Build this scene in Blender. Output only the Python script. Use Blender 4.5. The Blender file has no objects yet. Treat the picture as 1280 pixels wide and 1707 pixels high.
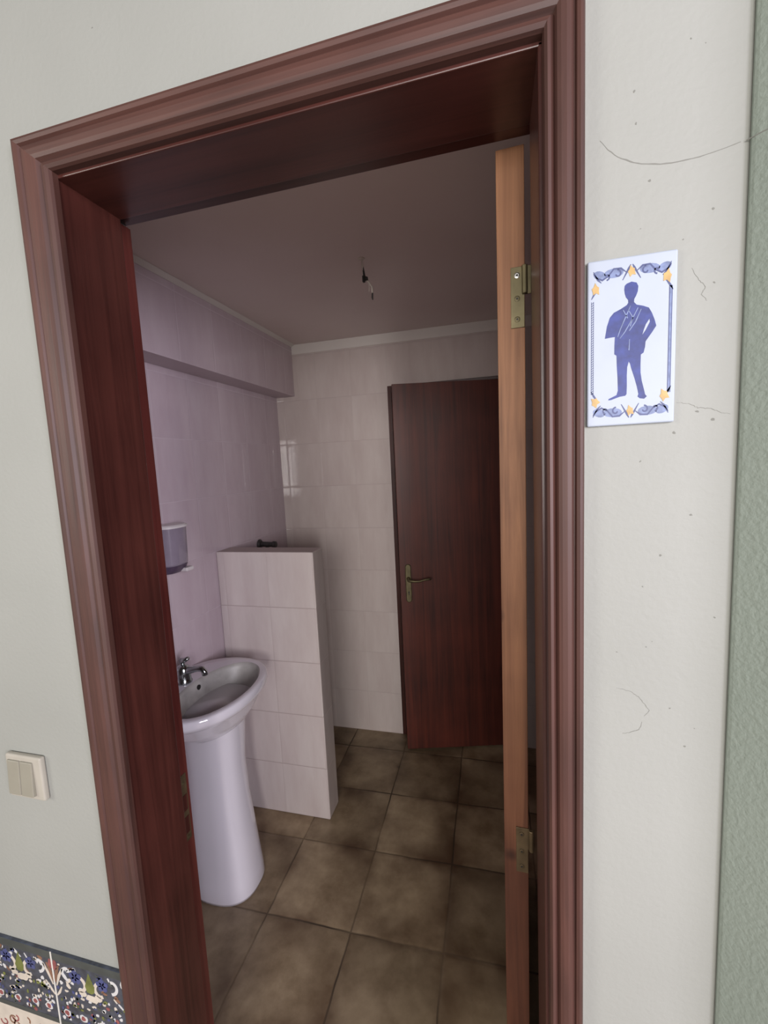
import bpy, bmesh, math, random
from mathutils import Vector, Matrix, Euler

# ------------------------------------------------------------------ scene, camera, light
SC = bpy.context.scene
COL = SC.collection
SC.view_settings.view_transform = 'Standard'
SC.view_settings.look = 'None'
SC.view_settings.exposure = 0.0
SC.view_settings.gamma = 1.0
SC.view_settings.use_curve_mapping = False

cam_data = bpy.data.cameras.new('camera')
cam = bpy.data.objects.new('camera', cam_data)
COL.objects.link(cam)
cam_data.sensor_fit = 'HORIZONTAL'
cam_data.sensor_width = 36.0
cam_data.lens = 36.0 * 719.04 / 1280.0
cam_data.clip_start = 0.02
F = Vector((-0.25168403, 0.96162468, -0.10923882))
R = Vector((0.96761702, 0.24777515, -0.04821587))
U = Vector((0.01929891, 0.1178365, 0.99284546))
cam.matrix_world = Matrix(((R.x, U.x, -F.x, 0.6862), (R.y, U.y, -F.y, -0.6140),
                           (R.z, U.z, -F.z, 1.5819), (0, 0, 0, 1)))
SC.camera = cam

world = bpy.data.worlds.new('daylight')
SC.world = world
world.use_nodes = True
wb = world.node_tree.nodes['Background']
wb.inputs['Color'].default_value = (1.0, 0.99, 0.96, 1)
wb.inputs['Strength'].default_value = 0.12


def area(name, loc, target, w, h, power, color):
    d = bpy.data.lights.new(name, 'AREA')
    d.shape = 'RECTANGLE'
    d.size, d.size_y, d.energy, d.color = w, h, power, color
    o = bpy.data.objects.new(name, d)
    COL.objects.link(o)
    o.location = loc
    o.rotation_euler = (Vector(target) - Vector(loc)).to_track_quat('-Z', 'Y').to_euler()
    return o


# daylight from the open side of the hall, behind the photographer, plus an added left fill
area('hall_daylight', (0.75, -3.6, 1.9), (0.1, 0.6, 1.1), 1.5, 1.6, 74, (1.0, 0.95, 0.915))
area('hall_daylight_gap', (1.86, -3.2, 1.6), (-0.4, 1.5, 1.6), 0.34, 1.0, 42, (1.0, 0.96, 0.95))
area('hall_daylight_right', (2.85, -2.05, 1.8), (-0.3, 0.6, 1.2), 1.2, 1.5, 104, (0.93, 0.885, 1.0))
area('hall_fill_left', (-2.3, -2.2, 2.0), (0.6, 0.0, 1.4), 1.2, 1.4, 46, (1.0, 0.965, 0.89))  # unseen fill, added to brighten the pier and the left of the wall

# ------------------------------------------------------------------ dimensions (metres)
W, H = 0.75, 2.08                     # clear opening of the doorway
CL, CR, CT = 0.0735, 0.0464, 0.0615   # casing widths left, right, top
TH = 0.167                            # wall thickness
YB, ZC = 1.707, 2.2756                # back wall, ceiling
XL, XB, SK, ZB = -0.5394, -0.4252, 0.0059, 1.992  # left wall, beam face, skew, beam underside
YP, XP, ZP, TP = 1.0354, -0.0648, 1.2299, 0.1074  # partition
XR = 1.30


def xl(y): return XL + SK * y
def xb(y): return XB + SK * y


# ------------------------------------------------------------------ materials
def new_mat(name):
    m = bpy.data.materials.new(name)
    m.use_nodes = True
    return m, m.node_tree.nodes, m.node_tree.links, m.node_tree.nodes['Principled BSDF']


def simple(name, col, rough=0.5, metal=0.0, spec=0.5, coat=0.0, noise=0.0, nscale=30, bump=0.0):
    m, N, L, b = new_mat(name)
    b.inputs['Roughness'].default_value = rough
    b.inputs['Metallic'].default_value = metal
    b.inputs['Specular IOR Level'].default_value = spec
    b.inputs['Coat Weight'].default_value = coat
    tc = N.new('ShaderNodeTexCoord')
    nz = N.new('ShaderNodeTexNoise')
    nz.inputs['Scale'].default_value = nscale
    nz.inputs['Detail'].default_value = 5
    L.new(tc.outputs['Object'], nz.inputs['Vector'])
    rmp = N.new('ShaderNodeValToRGB')
    rmp.color_ramp.elements[0].position = 0.3
    rmp.color_ramp.elements[1].position = 0.7
    rmp.color_ramp.elements[0].color = (*[c * (1 - noise) for c in col], 1)
    rmp.color_ramp.elements[1].color = (*[min(1, c * (1 + noise)) for c in col], 1)
    L.new(nz.outputs['Fac'], rmp.inputs['Fac'])
    L.new(rmp.outputs['Color'], b.inputs['Base Color'])
    if bump:
        bp = N.new('ShaderNodeBump')
        bp.inputs['Strength'].default_value = bump
        bp.inputs['Distance'].default_value = 0.002
        L.new(nz.outputs['Fac'], bp.inputs['Height'])
        L.new(bp.outputs['Normal'], b.inputs['Normal'])
    return m


def wood(name, dark, light, axis, rough=0.35, coat=0.2, grain=1.0, knots=False):
    m, N, L, b = new_mat(name)
    tc = N.new('ShaderNodeTexCoord')
    mp = N.new('ShaderNodeMapping')
    s = [38.0 * grain, 38.0 * grain, 38.0 * grain]
    s[axis] = 1.3 * grain
    mp.inputs['Scale'].default_value = s
    L.new(tc.outputs['Object'], mp.inputs['Vector'])
    n1 = N.new('ShaderNodeTexNoise')
    n1.inputs['Scale'].default_value = 1.0
    n1.inputs['Detail'].default_value = 8
    n1.inputs['Roughness'].default_value = 0.65
    n1.inputs['Distortion'].default_value = 0.7
    L.new(mp.outputs['Vector'], n1.inputs['Vector'])
    n2 = N.new('ShaderNodeTexNoise')
    n2.inputs['Scale'].default_value = 4.0
    n2.inputs['Detail'].default_value = 3
    L.new(tc.outputs['Object'], n2.inputs['Vector'])
    mx = N.new('ShaderNodeMath')
    mx.operation = 'MULTIPLY_ADD'
    mx.inputs[1].default_value = 0.35
    L.new(n2.outputs['Fac'], mx.inputs[0])
    ml = N.new('ShaderNodeMath')
    ml.operation = 'MULTIPLY'
    ml.inputs[1].default_value = 0.65
    L.new(n1.outputs['Fac'], ml.inputs[0])
    L.new(ml.outputs[0], mx.inputs[2])
    rp = N.new('ShaderNodeValToRGB')
    rp.color_ramp.elements[0].position = 0.34
    rp.color_ramp.elements[0].color = (*dark, 1)
    rp.color_ramp.elements[1].position = 0.66
    rp.color_ramp.elements[1].color = (*light, 1)
    L.new(mx.outputs[0], rp.inputs['Fac'])
    out = rp.outputs['Color']
    if knots:
        vo = N.new('ShaderNodeTexVoronoi')
        vo.inputs['Scale'].default_value = 9.0
        L.new(tc.outputs['Object'], vo.inputs['Vector'])
        kr = N.new('ShaderNodeValToRGB')
        kr.color_ramp.elements[0].position = 0.05
        kr.color_ramp.elements[0].color = (0.35, 0.3, 0.28, 1)
        kr.color_ramp.elements[1].position = 0.16
        kr.color_ramp.elements[1].color = (1, 1, 1, 1)
        L.new(vo.outputs['Distance'], kr.inputs['Fac'])
        mm = N.new('ShaderNodeMix')
        mm.data_type = 'RGBA'
        mm.blend_type = 'MULTIPLY'
        mm.inputs[0].default_value = 1.0
        L.new(out, mm.inputs[6])
        L.new(kr.outputs['Color'], mm.inputs[7])
        out = mm.outputs[2]
    if knots:   # darker and redder towards the bottom, paler timber above
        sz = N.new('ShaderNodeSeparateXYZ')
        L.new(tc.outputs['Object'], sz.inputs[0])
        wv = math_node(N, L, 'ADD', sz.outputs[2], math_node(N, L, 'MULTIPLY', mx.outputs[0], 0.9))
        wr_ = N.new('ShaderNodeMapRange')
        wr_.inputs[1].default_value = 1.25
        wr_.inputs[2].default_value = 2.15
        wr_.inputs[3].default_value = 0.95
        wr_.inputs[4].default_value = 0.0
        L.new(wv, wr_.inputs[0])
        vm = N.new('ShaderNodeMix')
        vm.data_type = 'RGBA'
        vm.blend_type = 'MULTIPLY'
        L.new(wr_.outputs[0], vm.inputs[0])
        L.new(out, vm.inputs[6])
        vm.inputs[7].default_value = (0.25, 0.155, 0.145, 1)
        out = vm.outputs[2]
    L.new(out, b.inputs['Base Color'])
    b.inputs['Roughness'].default_value = rough
    b.inputs['Coat Weight'].default_value = coat
    b.inputs['Coat Roughness'].default_value = 0.25
    bp = N.new('ShaderNodeBump')
    bp.inputs['Strength'].default_value = 0.15
    bp.inputs['Distance'].default_value = 0.001
    L.new(n1.outputs['Fac'], bp.inputs['Height'])
    L.new(bp.outputs['Normal'], b.inputs['Normal'])
    return m


def stucco(name, col, col2, fine=160, strength=0.35, big=2.5):
    m, N, L, b = new_mat(name)
    tc = N.new('ShaderNodeTexCoord')
    n1 = N.new('ShaderNodeTexNoise')
    n1.inputs['Scale'].default_value = fine
    n1.inputs['Detail'].default_value = 6
    n2 = N.new('ShaderNodeTexNoise')
    n2.inputs['Scale'].default_value = big
    n2.inputs['Detail'].default_value = 4
    L.new(tc.outputs['Object'], n1.inputs['Vector'])
    L.new(tc.outputs['Object'], n2.inputs['Vector'])
    rp = N.new('ShaderNodeValToRGB')
    rp.color_ramp.elements[0].position = 0.3
    rp.color_ramp.elements[0].color = (*col, 1)
    rp.color_ramp.elements[1].position = 0.7
    rp.color_ramp.elements[1].color = (*col2, 1)
    L.new(n2.outputs['Fac'], rp.inputs['Fac'])
    L.new(rp.outputs['Color'], b.inputs['Base Color'])
    b.inputs['Roughness'].default_value = 0.6
    b.inputs['Specular IOR Level'].default_value = 0.3
    bp = N.new('ShaderNodeBump')
    bp.inputs['Strength'].default_value = strength
    bp.inputs['Distance'].default_value = 0.002
    L.new(n1.outputs['Fac'], bp.inputs['Height'])
    L.new(bp.outputs['Normal'], b.inputs['Normal'])
    return m


def math_node(N, L, op, a, bval):
    n = N.new('ShaderNodeMath')
    n.operation = op
    for i, v in enumerate((a, bval)):
        if v is None:
            continue
        if isinstance(v, (int, float)):
            n.inputs[i].default_value = v
        else:
            L.new(v, n.inputs[i])
    return n.outputs[0]


def tiles(name, hx, u0, pu, v0, pv, c1, c2, grout, gw=0.0022, rough=0.05, streak=True, rot=0.0, floor=False,
          uk=0.35):
    """glazed tiles; hx = which object axis runs along the wall, the other is z (or y for the floor)"""
    m, N, L, b = new_mat(name)
    tc = N.new('ShaderNodeTexCoord')
    vec = tc.outputs['Object']
    if rot:
        mp = N.new('ShaderNodeMapping')
        mp.inputs['Rotation'].default_value = (0, 0, rot)
        L.new(vec, mp.inputs['Vector'])
        vec = mp.outputs['Vector']
    sp = N.new('ShaderNodeSeparateXYZ')
    L.new(vec, sp.inputs[0])
    a = sp.outputs[hx]
    c = sp.outputs[1 if floor else 2]
    if floor:   # hand-laid, slightly wandering joints
        wn = N.new('ShaderNodeTexNoise')
        wn.inputs['Scale'].default_value = 7
        wn.inputs['Detail'].default_value = 4
        L.new(vec, wn.inputs['Vector'])
        sw = N.new('ShaderNodeSeparateXYZ')
        L.new(wn.outputs['Color'], sw.inputs[0])
        a = math_node(N, L, 'ADD', a, math_node(N, L, 'MULTIPLY', math_node(N, L, 'SUBTRACT', sw.outputs[0], 0.5), 0.012))
        c = math_node(N, L, 'ADD', c, math_node(N, L, 'MULTIPLY', math_node(N, L, 'SUBTRACT', sw.outputs[1], 0.5), 0.012))
    ua = math_node(N, L, 'DIVIDE', math_node(N, L, 'SUBTRACT', a, u0), pu)
    vc = math_node(N, L, 'DIVIDE', math_node(N, L, 'SUBTRACT', c, v0), pv)
    fu, fv = math_node(N, L, 'FRACT', ua, None), math_node(N, L, 'FRACT', vc, None)
    du = math_node(N, L, 'MULTIPLY', math_node(N, L, 'MINIMUM', fu, math_node(N, L, 'SUBTRACT', 1.0, fu)), pu)
    dv = math_node(N, L, 'MULTIPLY', math_node(N, L, 'MINIMUM', fv, math_node(N, L, 'SUBTRACT', 1.0, fv)), pv)
    d = math_node(N, L, 'MINIMUM', du, dv)
    cell = N.new('ShaderNodeCombineXYZ')
    L.new(math_node(N, L, 'FLOOR', ua, None), cell.inputs[0])
    L.new(math_node(N, L, 'FLOOR', vc, None), cell.inputs[1])
    wh = N.new('ShaderNodeTexWhiteNoise')
    wh.noise_dimensions = '3D'
    L.new(cell.outputs[0], wh.inputs['Vector'])
    # mottling
    mp2 = N.new('ShaderNodeMapping')
    mp2.inputs['Scale'].default_value = (14, 14, 3.0) if streak else (1, 1, 1)
    L.new(vec, mp2.inputs['Vector'])
    off = N.new('ShaderNodeVectorMath')
    off.operation = 'MULTIPLY_ADD'
    L.new(wh.outputs['Color'], off.inputs[0])
    off.inputs[1].default_value = (9, 9, 9)
    L.new(mp2.outputs['Vector'], off.inputs[2])
    nz = N.new('ShaderNodeTexNoise')
    nz.inputs['Scale'].default_value = 1.0 if streak else 7.0
    nz.inputs['Detail'].default_value = 6
    nz.inputs['Roughness'].default_value = 0.62
    L.new(off.outputs[0], nz.inputs['Vector'])
    rp = N.new('ShaderNodeValToRGB')
    rp.color_ramp.elements[0].position = 0.32
    rp.color_ramp.elements[0].color = (*c1, 1)
    rp.color_ramp.elements[1].position = 0.66
    rp.color_ramp.elements[1].color = (*c2, 1)
    L.new(nz.outputs['Fac'], rp.inputs['Fac'])
    col = rp.outputs['Color']
    if floor:
        # ingrained dirt that gathers towards some joints, and dark spots
        dn = N.new('ShaderNodeTexNoise')
        dn.inputs['Scale'].default_value = 3.2
        dn.inputs['Detail'].default_value = 5
        L.new(vec, dn.inputs['Vector'])
        edge = N.new('ShaderNodeMapRange')
        edge.inputs[1].default_value = 0.0
        edge.inputs[2].default_value = 0.11
        edge.inputs[3].default_value = 1.0
        edge.inputs[4].default_value = 0.0
        L.new(d, edge.inputs[0])
        dm = N.new('ShaderNodeMapRange')
        dm.inputs[1].default_value = 0.40
        dm.inputs[2].default_value = 0.60
        L.new(dn.outputs['Fac'], dm.inputs[0])
        fac = math_node(N, L, 'MULTIPLY', math_node(N, L, 'MULTIPLY', edge.outputs[0], dm.outputs[0]), 1.0)
        mx = N.new('ShaderNodeMix')
        mx.data_type = 'RGBA'
        L.new(fac, mx.inputs[0])
        L.new(col, mx.inputs[6])
        mx.inputs[7].default_value = (0.085, 0.045, 0.022, 1)
        tone = N.new('ShaderNodeMapRange')
        tone.inputs[3].default_value = 0.78
        tone.inputs[4].default_value = 1.22
        L.new(wh.outputs['Value'], tone.inputs[0])
        tv = N.new('ShaderNodeVectorMath')
        tv.operation = 'SCALE'
        L.new(mx.outputs[2], tv.inputs[0])
        L.new(tone.outputs[0], tv.inputs['Scale'])
        col = tv.outputs[0]
        vo = N.new('ShaderNodeTexVoronoi')
        vo.inputs['Scale'].default_value = 4.1
        L.new(vec, vo.inputs['Vector'])
        sm = N.new('ShaderNodeMapRange')
        sm.inputs[1].default_value = 0.02
        sm.inputs[2].default_value = 0.06
        sm.inputs[3].default_value = 0.9
        sm.inputs[4].default_value = 0.0
        L.new(math_node(N, L, 'ADD', vo.outputs['Distance'],
                        math_node(N, L, 'MULTIPLY', math_node(N, L, 'SUBTRACT', nz.outputs['Fac'], 0.5), 0.15)), sm.inputs[0])
        mx2 = N.new('ShaderNodeMix')
        mx2.data_type = 'RGBA'
        L.new(sm.outputs[0], mx2.inputs[0])
        L.new(col, mx2.inputs[6])
        mx2.inputs[7].default_value = (0.07, 0.05, 0.03, 1)
        col = mx2.outputs[2]
    gm = N.new('ShaderNodeMapRange')
    gm.interpolation_type = 'SMOOTHSTEP'
    gm.inputs[1].default_value = gw * 0.4
    gm.inputs[2].default_value = gw
    gm.inputs[3].default_value = 1.0
    gm.inputs[4].default_value = 0.0
    d2 = d if floor else math_node(N, L, 'MINIMUM', math_node(N, L, 'ADD', du, gw * (1 - uk) * 0.8), dv)
    L.new(d2, gm.inputs[0])
    g = N.new('ShaderNodeMix')
    g.data_type = 'RGBA'
    gfac = gm.outputs[0]
    if floor:   # many joints are nearly flush and filled with dust
        jn = N.new('ShaderNodeTexNoise')
        jn.inputs['Scale'].default_value = 2.3
        L.new(vec, jn.inputs['Vector'])
        jm = N.new('ShaderNodeMapRange')
        jm.inputs[1].default_value = 0.40
        jm.inputs[2].default_value = 0.60
        jm.inputs[3].default_value = 0.25
        jm.inputs[4].default_value = 1.0
        L.new(jn.outputs['Fac'], jm.inputs[0])
        gfac = math_node(N, L, 'MULTIPLY', gfac, jm.outputs[0])
    L.new(gfac, g.inputs[0])
    L.new(col, g.inputs[6])
    g.inputs[7].default_value = (*grout, 1)
    L.new(g.outputs[2], b.inputs['Base Color'])
    rr = N.new('ShaderNodeMapRange')
    rr.inputs[3].default_value = rough
    rr.inputs[4].default_value = 0.7
    L.new(gm.outputs[0], rr.inputs[0])
    L.new(rr.outputs[0], b.inputs['Roughness'])
    # each tile sits at a slightly different tilt; edges are pillowed
    pil = N.new('ShaderNodeMapRange')
    pil.interpolation_type = 'SMOOTHSTEP'
    pil.inputs[1].default_value = 0.0
    pil.inputs[2].default_value = gw * 3.0
    L.new(d, pil.inputs[0])
    sw2 = N.new('ShaderNodeSeparateXYZ')
    L.new(wh.outputs['Color'], sw2.inputs[0])
    tilt = math_node(N, L, 'ADD',
                     math_node(N, L, 'MULTIPLY', fu, math_node(N, L, 'SUBTRACT', sw2.outputs[0], 0.5)),
                     math_node(N, L, 'MULTIPLY', fv, math_node(N, L, 'SUBTRACT', sw2.outputs[1], 0.5)))
    wav = N.new('ShaderNodeTexNoise')
    wav.inputs['Scale'].default_value = 18
    L.new(vec, wav.inputs['Vector'])
    hgt = math_node(N, L, 'ADD', pil.outputs[0],
                    math_node(N, L, 'ADD', math_node(N, L, 'MULTIPLY', tilt, 0.8),
                              math_node(N, L, 'MULTIPLY', wav.outputs['Fac'], 0.25 if floor else 0.12)))
    bp = N.new('ShaderNodeBump')
    bp.inputs['Strength'].default_value = 0.6 if floor else 0.4
    bp.inputs['Distance'].default_value = 0.0011
    L.new(hgt, bp.inputs['Height'])
    L.new(bp.outputs['Normal'], b.inputs['Normal'])
    return m


T1, T2, TG = (0.60, 0.515, 0.49), (0.67, 0.595, 0.565), (0.53, 0.45, 0.435)
L1, L2, LG = (0.55, 0.445, 0.49), (0.61, 0.515, 0.555), (0.60, 0.51, 0.555)  # L: cool lilac light of the left side put into the tile colour
PU, PV = 0.205, 0.246
M = {}
M['tile_back'] = tiles('cream_pink_wall_tile_back', 0, 0.13, PU, 0.0, PV, T1, T2, TG)
M['tile_left'] = tiles('wall_tile_left_lilac_light', 1, 0.13, PU, 0.0, PV, L1, L2, LG, uk=0.9)
M['tile_beam'] = tiles('wall_tile_beam_lilac_light', 1, 0.17, PU, ZB, PV, L1, L2, LG, uk=0.9)
M['tile_part'] = tiles('cream_pink_wall_tile_partition', 0, XP - 0.006, 0.213, 0.0, PV, (0.64, 0.555, 0.54), (0.71, 0.64, 0.62), (0.46, 0.38, 0.37))
M['tile_part_end'] = tiles('cream_pink_wall_tile_partition_end', 1, YP, 0.3, 0.0, PV, T1, T2, TG)
M['tile_right'] = tiles('cream_pink_wall_tile_right', 1, 0.1, PU, 0.0, PV, T1, T2, TG)
M['floor'] = tiles('brown_stone_floor_tile', 0, -0.1305, 0.3159, 0.6042, 0.3159, (0.19, 0.130, 0.072), (0.41, 0.315, 0.20),
                   (0.05, 0.033, 0.019), gw=0.0042, rough=0.42, streak=False, rot=-0.0123, floor=True)
M['hall_floor'] = tiles('hall_floor_tile', 0, 0.1, 0.33, 0.0, 0.33, (0.30, 0.24, 0.19), (0.36, 0.29, 0.24), (0.2, 0.17, 0.14),
                        gw=0.004, rough=0.4, streak=False, floor=True)
M['ceiling'] = stucco('ceiling_plaster', (0.76, 0.66, 0.63), (0.80, 0.71, 0.68), fine=60, strength=0.1)
M['coving'] = stucco('white_plaster_strip', (0.74, 0.70, 0.66), (0.80, 0.76, 0.72), fine=80, strength=0.1)
M['wall'] = stucco('off_white_wall_paint', (0.290, 0.297, 0.272), (0.320, 0.327, 0.301), fine=120, strength=0.3)
M['wall_rough'] = stucco('grey_green_rough_wall_paint', (0.235, 0.275, 0.238), (0.275, 0.315, 0.275), fine=170, strength=0.8)
DK, LT = (0.028, 0.008, 0.0065), (0.085, 0.025, 0.019)
M['wood_z'] = wood('mahogany_upright', DK, LT, 2)
M['wood_x'] = wood('mahogany_crosswise', DK, LT, 0)
M['rebate'] = wood('redder_mahogany', (0.055, 0.012, 0.010), (0.125, 0.030, 0.024), 2)  # redder and paler than the jamb
M['casing_z'] = wood('mahogany_casing_upright', (0.032, 0.013, 0.010), (0.098, 0.039, 0.029), 2, rough=0.55, coat=0.05)
M['casing_x'] = wood('mahogany_casing_crosswise', (0.032, 0.013, 0.010), (0.098, 0.039, 0.029), 0, rough=0.55, coat=0.05)
M['door'] = wood('mahogany_door_veneer', (0.045, 0.010, 0.007), (0.15, 0.030, 0.017), 2, rough=0.5, coat=0.05)
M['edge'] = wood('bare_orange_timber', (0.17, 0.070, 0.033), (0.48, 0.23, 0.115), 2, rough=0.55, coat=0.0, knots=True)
M['brass'] = simple('dull_brass', (0.17, 0.145, 0.08), 0.45, 0.7, noise=0.25)
M['brass_dark'] = simple('tarnished_brass', (0.14, 0.10, 0.055), 0.5, 0.6, noise=0.3)
M['steel'] = simple('steel_screw', (0.62, 0.61, 0.58), 0.3, 1.0)
M['chrome'] = simple('chrome', (0.42, 0.45, 0.45), 0.16, 1.0, noise=0.1)
M['ceramic'] = simple('white_glazed_ceramic', (0.72, 0.69, 0.74), 0.12, coat=0.6, noise=0.02, nscale=6)
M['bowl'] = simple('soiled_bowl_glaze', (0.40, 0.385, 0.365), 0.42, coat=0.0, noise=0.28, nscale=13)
M['black'] = simple('black_plastic', (0.015, 0.013, 0.012), 0.5)
M['dark_metal'] = simple('dark_grey_metal', (0.07, 0.068, 0.066), 0.45, 0.5, noise=0.2)
M['white_pl'] = simple('white_plastic', (0.75, 0.71, 0.70), 0.35, noise=0.03)
M['cream_pl'] = simple('cream_switch_plastic', (0.40, 0.375, 0.32), 0.45, noise=0.03)
M['cream_pl2'] = simple('beige_rocker_plastic', (0.27, 0.255, 0.205), 0.45, noise=0.03)
M['tank'] = simple('smoky_violet_plastic', (0.34, 0.29, 0.36), 0.18, coat=0.6, noise=0.15, nscale=9)
M['tank_dark'] = simple('dark_violet_plastic', (0.09, 0.06, 0.10), 0.3)
M['tank'].node_tree.nodes['Principled BSDF'].inputs['Transmission Weight'].default_value = 0.15
M['wire'] = simple('pale_wire_insulation', (0.62, 0.56, 0.50), 0.5)
M['crack'] = simple('hairline_crack', (0.19, 0.19, 0.17), 0.9)
M['void'] = simple('rear_room_shade', (0.10, 0.09, 0.085), 0.8)  # shade of the unlit rear room put into its wall colour
M['sign'] = simple('bluish_white_glaze', (0.37, 0.415, 0.485), 0.5, coat=0.0, noise=0.05, nscale=14)
M['sign_blue'] = simple('cobalt_glaze', (0.022, 0.035, 0.17), 0.5, coat=0.0, noise=0.3, nscale=90)
M['sign_pale'] = simple('pale_blue_glaze', (0.15, 0.19, 0.33), 0.5, coat=0.0, noise=0.3, nscale=120)
M['sign_navy'] = simple('navy_line_glaze', (0.055, 0.07, 0.17), 0.5, coat=0.0)
M['sign_yellow'] = simple('ochre_glaze', (0.46, 0.30, 0.11), 0.5, coat=0.0, noise=0.2, nscale=90)
M['frz_navy'] = simple('frieze_slate_ground', (0.038, 0.046, 0.066), 0.3, coat=0.3, noise=0.5, nscale=70)
M['frz_band'] = simple('frieze_dark_green_band', (0.045, 0.056, 0.054), 0.3, coat=0.3, noise=0.2)
M['frz_cream'] = simple('frieze_cream', (0.60, 0.54, 0.46), 0.3, coat=0.3, noise=0.1)
M['frz_white'] = simple('frieze_white', (0.60, 0.60, 0.60), 0.3, coat=0.3)
M['frz_blue'] = simple('frieze_blue', (0.05, 0.065, 0.19), 0.3, coat=0.3, noise=0.2)
M['frz_green'] = simple('frieze_leaf_green', (0.14, 0.16, 0.035), 0.3, coat=0.3, noise=0.3)
M['frz_red'] = simple('frieze_red', (0.26, 0.07, 0.07), 0.3, coat=0.3, noise=0.3)
M['frz_brown'] = simple('frieze_brown', (0.20, 0.10, 0.06), 0.3, coat=0.3, noise=0.2)
M['frz_grout'] = simple('frieze_joint', (0.62, 0.60, 0.55), 0.8)


# ------------------------------------------------------------------ mesh helpers
def add_box(bm, x0, x1, y0, y1, z0, z1, mat=0, shear=None):
    vs = [bm.verts.new((x, y, z)) for x in (x0, x1) for y in (y0, y1) for z in (z0, z1)]
    for f in ((0, 1, 3, 2), (4, 6, 7, 5), (0, 4, 5, 1), (2, 3, 7, 6), (0, 2, 6, 4), (1, 5, 7, 3)):
        fc = bm.faces.new([vs[i] for i in f])
        fc.material_index = mat
    return vs


def add_rings(bm, rings, mat=0, cap=True, closed=True):
    """loft closed rings of points"""
    vr = [[bm.verts.new(p) for p in r] for r in rings]
    n = len(vr[0])
    for a, b in zip(vr, vr[1:]):
        for i in range(n if closed else n - 1):
            j = (i + 1) % n
            f = bm.faces.new((a[i], a[j], b[j], b[i]))
            f.material_index = mat
    if cap:
        for r in (vr[0], vr[-1]):
            try:
                f = bm.faces.new(r)
                f.material_index = mat
            except ValueError:
                pass
    return vr


def add_lathe(bm, prof, centre, axis=2, n=24, mat=0):
    c = Vector(centre)
    rings = []
    for r, h in prof:
        ring = []
        for i in range(n):
            a = 2 * math.pi * i / n
            p = [0, 0, 0]
            p[axis] = h
            p[(axis + 1) % 3] = r * math.cos(a)
            p[(axis + 2) % 3] = r * math.sin(a)
            ring.append(c + Vector(p))
        rings.append(ring)
    add_rings(bm, rings, mat)


def add_tube(bm, pts, rad, n=10, mat=0):
    pts = [Vector(p) for p in pts]
    rads = rad if isinstance(rad, (list, tuple)) else [rad] * len(pts)
    rings = []
    prev = None
    for i, p in enumerate(pts):
        t = (pts[min(i + 1, len(pts) - 1)] - pts[max(i - 1, 0)]).normalized()
        if prev is None:
            ref = Vector((0, 0, 1)) if abs(t.z) < 0.9 else Vector((1, 0, 0))
            a = t.cross(ref).normalized()
        else:
            a = (prev - t * prev.dot(t)).normalized()
        prev = a
        b = t.cross(a)
        rings.append([p + (a * math.cos(2 * math.pi * k / n) + b * math.sin(2 * math.pi * k / n)) * rads[i] for k in range(n)])
    add_rings(bm, rings, mat)


def obj(name, bm, mats, parent=None, smooth=False, bevel=0.0, segs=2, subsurf=0, loc=None):
    bmesh.ops.recalc_face_normals(bm, faces=bm.faces)
    me = bpy.data.meshes.new(name)
    bm.to_mesh(me)
    bm.free()
    if not isinstance(mats, (list, tuple)):
        mats = [mats]
    for m in mats:
        me.materials.append(m)
    if smooth:
        for p in me.polygons:
            p.use_smooth = True
    o = bpy.data.objects.new(name, me)
    COL.objects.link(o)
    if bevel:
        b = o.modifiers.new('bevel', 'BEVEL')
        b.width = bevel
        b.segments = segs
        b.limit_method = 'ANGLE'
    if subsurf:
        s = o.modifiers.new('sub', 'SUBSURF')
        s.levels = s.render_levels = subsurf
    if parent is not None:
        o.parent = parent
        o.matrix_parent_inverse = Matrix.Identity(4)
    return o


def box_obj(name, b, mat, parent=None, bevel=0.0):
    bm = bmesh.new()
    add_box(bm, *b)
    return obj(name, bm, mat, parent, bevel=bevel)


def thing(name, label, cat, loc, rotz=0.0, group=None, structure=False):
    o = bpy.data.objects.new(name, None)
    COL.objects.link(o)
    o.empty_display_size = 0.05
    o.location = loc
    o.rotation_euler = (0, 0, rotz)
    o['label'] = label
    o['category'] = cat
    if group:
        o['group'] = group
    if structure:
        o['kind'] = 'structure'
    return o


def struct(o, label=None, cat=None):
    o['kind'] = 'structure'
    if label:
        o['label'] = label
        o['category'] = cat
    return o


def flat_shapes(loops_list, thick, place, mats):
    """filled polygons (each a list of loops: outline then holes) in (a, b), given `thick`, mapped by place(a, b, h)."""
    bm_out = bmesh.new()
    for loops, mi in loops_list:
        bm = bmesh.new()
        edges = []
        for lp in loops:
            vs = [bm.verts.new((a, b, 0)) for a, b in lp]
            for i in range(len(vs)):
                edges.append(bm.edges.new((vs[i], vs[(i + 1) % len(vs)])))
        bmesh.ops.triangle_fill(bm, edges=edges, use_beauty=True, use_dissolve=False)
        bm.verts.index_update()
        top = {v.index: bm_out.verts.new(place(v.co.x, v.co.y, thick)) for v in bm.verts}
        bot = {v.index: bm_out.verts.new(place(v.co.x, v.co.y, 0)) for v in bm.verts}
        for f in bm.faces:
            idx = [v.index for v in f.verts]
            nf = bm_out.faces.new([top[i] for i in idx])
            nf.material_index = mi
        for e in bm.edges:
            if len(e.link_faces) == 1:
                i, j = e.verts[0].index, e.verts[1].index
                nf = bm_out.faces.new((top[i], top[j], bot[j], bot[i]))
                nf.material_index = mi
        bm.free()
    return bm_out


def blob(cx, cy, rx, ry, rng=None, n=14, rot=0.0, rough=0.0):
    out = []
    for i in range(n):
        a = 2 * math.pi * i / n
        k = 1 + (rng.uniform(-rough, rough) if rng else 0)
        x, y = rx * k * math.cos(a), ry * k * math.sin(a)
        out.append((cx + x * math.cos(rot) - y * math.sin(rot), cy + x * math.sin(rot) + y * math.cos(rot)))
    return out


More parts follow.
